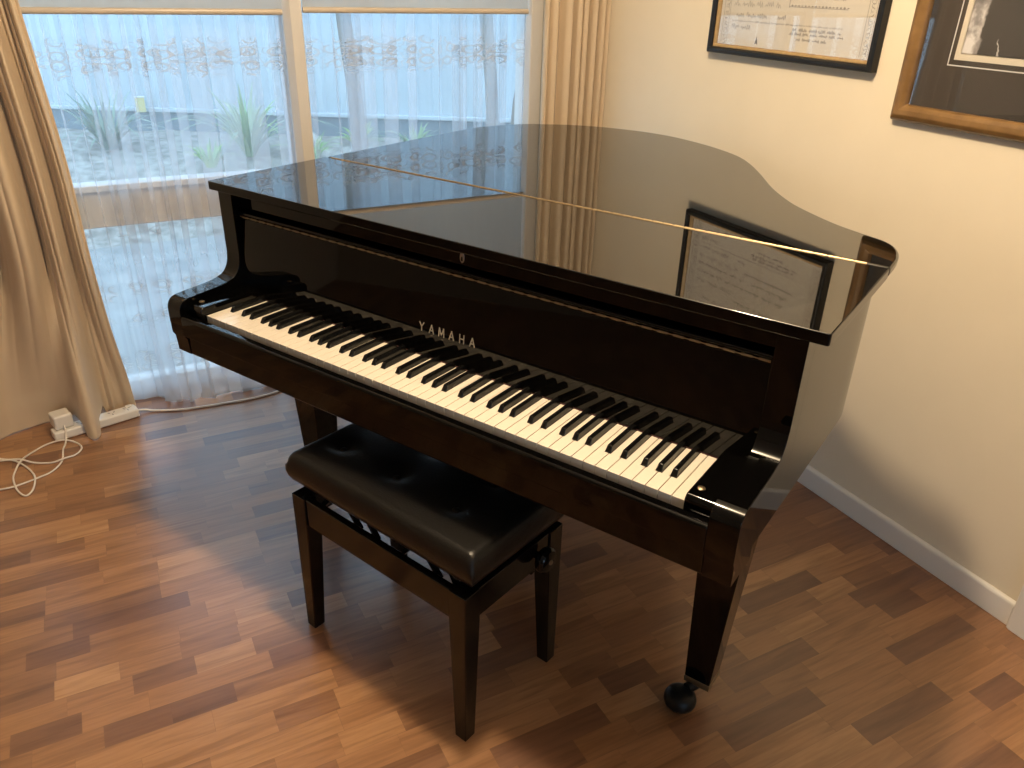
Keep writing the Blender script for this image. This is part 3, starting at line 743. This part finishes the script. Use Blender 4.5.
# ------------------------------------------------------------------ the piano stool
BR = -TH - math.radians(4.0)
bc = (.617, .060)
bl = (bc[0] * math.cos(TH) + bc[1] * math.sin(TH), -bc[0] * math.sin(TH) + bc[1] * math.cos(TH), 0)
st = thing('piano_stool', 'black adjustable piano stool with buttoned leather seat in front of the piano', 'stool', bl, BR)
SL, SW, AT = .266, .158, .400       # half length, half depth, frame top
for sx in (-1, 1):
    for sy in (-1, 1):
        cx, cy = sx * (SL - .022), sy * (SW - .022)
        lg = MB().taper((sx * (SL - .0150), sy * (SW - .0150)), (.0150, .0150), .004, (cx, cy), (.022, .022), AT - .085)
        R = lambda z: [(cx - .022, cy - .022, z), (cx + .022, cy - .022, z), (cx + .022, cy + .022, z), (cx - .022, cy + .022, z)]
        lg = MB(); lo = [(sx * SL, sy * SW), (sx * (SL - .030), sy * SW), (sx * (SL - .030), sy * (SW - .030)), (sx * SL, sy * (SW - .030))]
        hi = [(sx * SL, sy * SW), (sx * (SL - .044), sy * SW), (sx * (SL - .044), sy * (SW - .044)), (sx * SL, sy * (SW - .044))]
        lg.loft([[(x, y, .004) for x, y in lo], [(x, y, AT - .080) for x, y in hi], [(x, y, AT) for x, y in hi]])
        l_ = lg.build('leg', M['stool_black'], st, bevel=.002)
        MB().lathe([(.001, 0), (.011, 0), (.011, .005), (.001, .005)], (sx * (SL - .015), sy * (SW - .015), 0), (0, 0, 1), 14).build('foot_pad', M['white_plastic'], l_, smooth='angle')
for s in (-1, 1):
    MB().box((-SL + .044, s * (SW - .004) - (.018 if s > 0 else 0), AT - .074), (SL - .044, s * (SW - .004) + (0 if s > 0 else .018), AT - .002)).build('apron', M['stool_black'], st, bevel=.002)
    MB().box((s * (SL - .004) - (.018 if s > 0 else 0), -SW + .044, AT - .074), (s * (SL - .004) + (0 if s > 0 else .018), SW - .044, AT - .002)).build('apron', M['stool_black'], st, bevel=.002)
# seat: padded top with six buttons
Lh, Wh = .278, .152
S0, S1 = .428, .502
def samp(h):
    e = [0, .003, .007, .012, .018, .026, .036]; k = 26
    mid = [-h + .036 + (2 * h - .072) * i / k for i in range(1, k)]
    return [-h + q for q in e] + mid + [h - q for q in reversed(e)]
btn = [(-.203, -.050), (-.030, -.050), (.143, -.050), (-.203, .068), (-.030, .068), (.143, .068)]
U, V = samp(Lh), samp(Wh)
def seat_z(x, y):
    r = .020; z = 0
    for d in (Lh - abs(x), Wh - abs(y)):
        if d < r: z -= (r - math.sqrt(max(0, r * r - (r - d) ** 2))) * .9
    z += .005 * math.cos(x / Lh * PI / 2) * math.cos(y / Wh * PI / 2)
    for bx, by in btn:
        q = math.hypot(x - bx, y - by); z -= .013 * math.exp(-(q / .020) ** 2) + .004 * math.exp(-(q / .05) ** 2)
    return S1 + z
s_ = MB(); nu, nv = len(U), len(V)
s_.add([(x, y, seat_z(x, y)) for y in V for x in U], [(j * nu + i, j * nu + i + 1, (j + 1) * nu + i + 1, (j + 1) * nu + i) for j in range(nv - 1) for i in range(nu - 1)])
edge = [(i, 0) for i in range(nu)] + [(nu - 1, j) for j in range(1, nv)] + [(i, nv - 1) for i in range(nu - 2, -1, -1)] + [(0, j) for j in range(nv - 2, 0, -1)]
ids = [j * nu + i for i, j in edge]; ne = len(ids)
base = [s_.v[k] for k in ids]
prev = ids
for k, (g_, zz) in enumerate(((.0030, .470), (.0035, .455), (.000, .440), (-.006, .428), (-.014, S0))):
    o0 = len(s_.v)
    for (x, y, z) in base:
        s_.v.append((x + g_ * (1 if x > 0 else -1) * min(1, abs(x) / Lh) ** 8, y + g_ * (1 if y > 0 else -1) * min(1, abs(y) / Wh) ** 8, zz))
    cur = list(range(o0, o0 + ne))
    s_.f += [(prev[i], prev[(i + 1) % ne], cur[(i + 1) % ne], cur[i]) for i in range(ne)]; prev = cur
s_.f.append(tuple(prev))
seat = s_.build('seat', M['leather'], st, smooth=True)
for bx, by in btn:
    MB().lathe([(.0001, .0045), (.004, .0042), (.008, .0025), (.0100, -.001), (.0095, -.004), (.0001, -.004)], (bx, by, seat_z(bx, by) + .002), (0, 0, 1), 18).build('seat_button', M['leather'], seat, smooth=True)
# lifting gear: side rails and crossed arms showing in the gap
g_ = MB()
for s in (-1, 1):
    g_.box((-.235, s * .075 - .009, .408), (.235, s * .075 + .009, .427))
g_.box((-.235, -.084, .412), (-.215, .084, .427)); g_.box((.215, -.084, .412), (.235, .084, .427))
g_.build('seat_board', M['satin_black'], st)
for x0, x1 in ((-.205, -.155), (-.075, -.125), (-.020, -.060), (.050, .100), (.165, .115), (.215, .185)):
    for s in (-1, 1):
        MB().tube([(x0, s * .120, .372), (x1, s * .120, .4275)], .0075, 4).build('scissor_arm', M['satin_black'], st)
# wooden hand knob at the end
kn = MB().lathe([(.001, 0), (.008, 0), (.008, .012), (.024, .014), (.029, .020), (.029, .030), (.024, .036), (.010, .038), (.001, .038)], (SL - .004, .070, AT - .034), (1, 0, 0), 24).build('height_knob', M['stool_black'], st, smooth='angle')
MB().lathe([(.001, .0), (.006, .0), (.005, .003), (.001, .0035)], (SL + .0338, .070, AT - .034), (1, 0, 0), 14).build('knob_screw', M['dull_brass'], kn, smooth='angle')

# ------------------------------------------------------------------ the garden beyond the glass
struct(MB().box((-5, WY + .13, -.14), (7.5, 3.4, -.08)).build('ground', M['patio']))
# mulched bed rising to the fence
gx = [-5 + 12.5 * i / 60 for i in range(61)]
gr = MB(); rnd = random.Random(2)
fenceY = lambda x: 5.76 - .56 * (x)
rows = []
for j in range(24):
    row = []
    for x in gx:
        y1 = max(3.45, fenceY(x) + .3); y = 3.2 + (y1 - 3.2) * j / 23
        row.append((x, y, -.10 + .34 * smooth01(j / 14) + rnd.uniform(-.012, .012)))
    rows.append(row)
gr.loft(rows, caps=False, closed=False)
o = gr.build('garden_bed', M['mulch'], smooth=True); o['kind'] = 'structure'
# ribbed metal fence on a plinth
fn = thing('garden_fence', 'pale blue-grey ribbed metal fence on a dark plinth beyond the window', 'fence', (1.4, fenceY(1.4), .2), math.atan(-.56))
P = []; x = -6.0
while x < 6.0:
    P += [(x, 0), (x + .10, 0), (x + .125, -.03), (x + .165, -.03), (x + .19, 0)]; x += .19
m = MB(); m.loft([[(a, b_, .22) for a, b_ in P], [(a, b_, 2.3) for a, b_ in P]], caps=False, closed=False)
q = m.build('fence_sheet', M['fence'], fn); s = q.modifiers.new('sheet', 'SOLIDIFY'); s.thickness = .002
MB().box((-6, -.01, -.30), (6, .05, .20)).build('plinth', M['plinth'], fn)
MB().box((-6, -.045, .195), (6, .01, .225)).build('rail', M['fence'], fn, bevel=.004)
bx = thing('meter_box', 'small yellow box fixed on the fence rail', 'box', (.27, fenceY(.27) - .12, .40))
MB().box((-.035, -.02, 0), (.035, .02, .115)).build('casing', M['yellow_paint'], bx, bevel=.004)
MB().box((-.040, -.025, .113), (.040, .025, .122)).build('cover', M['white_paint'], bx, bevel=.002)

def grass(name, x, y, z, nblade, ln, m, seed, label, spread=1.0):
    rnd = random.Random(seed); mb = MB()
    for _ in range(nblade):
        a = rnd.uniform(0, 2 * PI); l = ln * rnd.uniform(.55, 1.1); out = min(1.15, spread * rnd.uniform(.25, .95)); wd = rnd.uniform(.008, .016)
        px, py = -math.sin(a), math.cos(a); L, R = [], []
        for k in range(8):
            t_ = k / 7; r = l * out * t_ ** 1.3; h = l * (t_ * 1.05 - .75 * out * t_ ** 2.4); w_ = wd * (1 - t_ ** 2) + .001
            c = (x + rnd.uniform(-.001, .001) + math.cos(a) * r + .03 * math.cos(a), y + math.sin(a) * r + .03 * math.sin(a), z + h)
            L.append((c[0] + px * w_, c[1] + py * w_, c[2])); R.append((c[0] - px * w_, c[1] - py * w_, c[2]))
        mb.loft([L, R], caps=False, closed=False)
    o = mb.build(name, M[m], smooth=True); return tag(o, label, 'plant', 'strappy garden plants')
grass('strappy_plant', .90, 4.40, .20, 90, .66, 'leaf_pale', 1, 'tall pale strappy plant by the fence, just beside the window mullion', 1.1)
grass('strappy_plant', 1.28, 4.05, .20, 40, .30, 'leaf_green', 2, 'low bright green plant close beside the tall pale strappy one')
grass('strappy_plant', .58, 4.15, .20, 30, .25, 'leaf_green', 3, 'short green tuft between the tall pale plant and the dark plinth')
grass('strappy_plant', -.03, 4.90, .20, 70, .60, 'leaf_grey', 4, 'grey-green arching plant below the small yellow box', 1.1)
grass('strappy_plant', -.90, 5.2, .20, 40, .48, 'leaf_grey', 5, 'grey-green arching plant half hidden by the long drape')
grass('strappy_plant', 2.12, 4.12, .20, 40, .30, 'leaf_pale', 6, 'pale tuft at the fence foot seen through the narrower pane')
grass('strappy_plant', 2.47, 4.0, .20, 36, .24, 'leaf_pale', 7, 'pale tuft at the fence foot beside the leaning tree trunk')
grass('strappy_plant', 1.76, 4.42, .20, 40, .26, 'leaf_green', 8, 'green plant behind the straight trunk near the mullion')
def trunk(path, r, label, leaf=None):
    t = thing('tree', label, 'tree', path[0]); o = path[0]
    MB().tube(catmull(path, 6), [r[0] + (r[1] - r[0]) * i / (6 * (len(path) - 1)) for i in range(6 * (len(path) - 1) + 1)], 10).build('trunk', M['bark'], t, o, smooth=True)
    for br, rr in leaf or []:
        MB().tube(catmull(br, 5), rr, 7).build('branch', M['bark'], t, o, smooth=True)
trunk([(1.62, 3.95, .15), (1.60, 3.95, .7), (1.55, 3.95, 1.3), (1.53, 3.95, 2.4)], (.055, .05), 'straight tree trunk just past the window mullion')
trunk([(2.62, 3.75, .15), (2.60, 3.75, .7), (2.55, 3.75, 1.2), (2.48, 3.75, 2.3)], (.045, .050), 'grey tree trunk beside the slim leaning one')
trunk([(2.72, 3.60, .15), (2.74, 3.60, .6), (2.83, 3.60, 1.0), (2.96, 3.60, 1.6), (3.05, 3.6, 2.3)], (.035, .030), 'slim leaning tree trunk with a side branch beyond the corner drape',
      [([(2.80, 3.60, .85), (2.86, 3.55, .98), (2.93, 3.52, 1.25)], .012)])
st_ = MB().lathe([(.001, 0), (.10, .0), (.12, .03), (.10, .09), (.05, .13), (.001, .14)], (1.42, 4.70, .17), (0, 0, 1), 12).build('garden_stone', M['pale_stone'], smooth=True)
tag(st_, 'pale speckled stone at the fence foot beside the low green plant', 'stone')

# ------------------------------------------------------------------ light
wd = bpy.data.worlds.new('overcast'); sc.world = wd; wd.use_nodes = True
bg = wd.node_tree.nodes['Background']; bg.inputs[0].default_value = (.50, .74, 1.0, 1); bg.inputs[1].default_value = 3.3
pl = bpy.data.lights.new('window_portal', 'AREA'); pl.shape = 'RECTANGLE'; pl.size = WX1 - WX0; pl.size_y = WZ1 - WZ0; pl.cycles.is_portal = True
po = bpy.data.objects.new('window_portal', pl); COL.objects.link(po); po.location = ((WX0 + WX1) / 2, WY + .13, (WZ0 + WZ1) / 2); po.rotation_euler = (-PI / 2, 0, 0)
lm = bpy.data.lights.new('ceiling_lamp', 'POINT'); lm.energy = 125; lm.color = (1.0, .78, .52); lm.shadow_soft_size = .065
lo = bpy.data.objects.new('ceiling_lamp', lm); COL.objects.link(lo); lo.location = (.42, -.75, 2.35)

pl2 = bpy.data.lights.new('fill_window_portal', 'AREA'); pl2.shape = 'RECTANGLE'; pl2.size = 2.4; pl2.size_y = 1.3; pl2.cycles.is_portal = True
p2 = bpy.data.objects.new('fill_window_portal', pl2); COL.objects.link(p2); p2.location = (-.3, -5.32, 1.45); p2.rotation_euler = (PI / 2, 0, 0)  # samples sky light through the added fill window

sc.view_settings.view_transform = 'Standard'; sc.view_settings.look = 'None'; sc.view_settings.gamma = 1; sc.view_settings.use_curve_mapping = False
sc.view_settings.exposure = 0.0
sc.cycles.use_denoising = True
sc.cycles.transparent_max_bounces = 32
sc.cycles.max_bounces = 10
sc.cycles.sample_clamp_indirect = 6.0
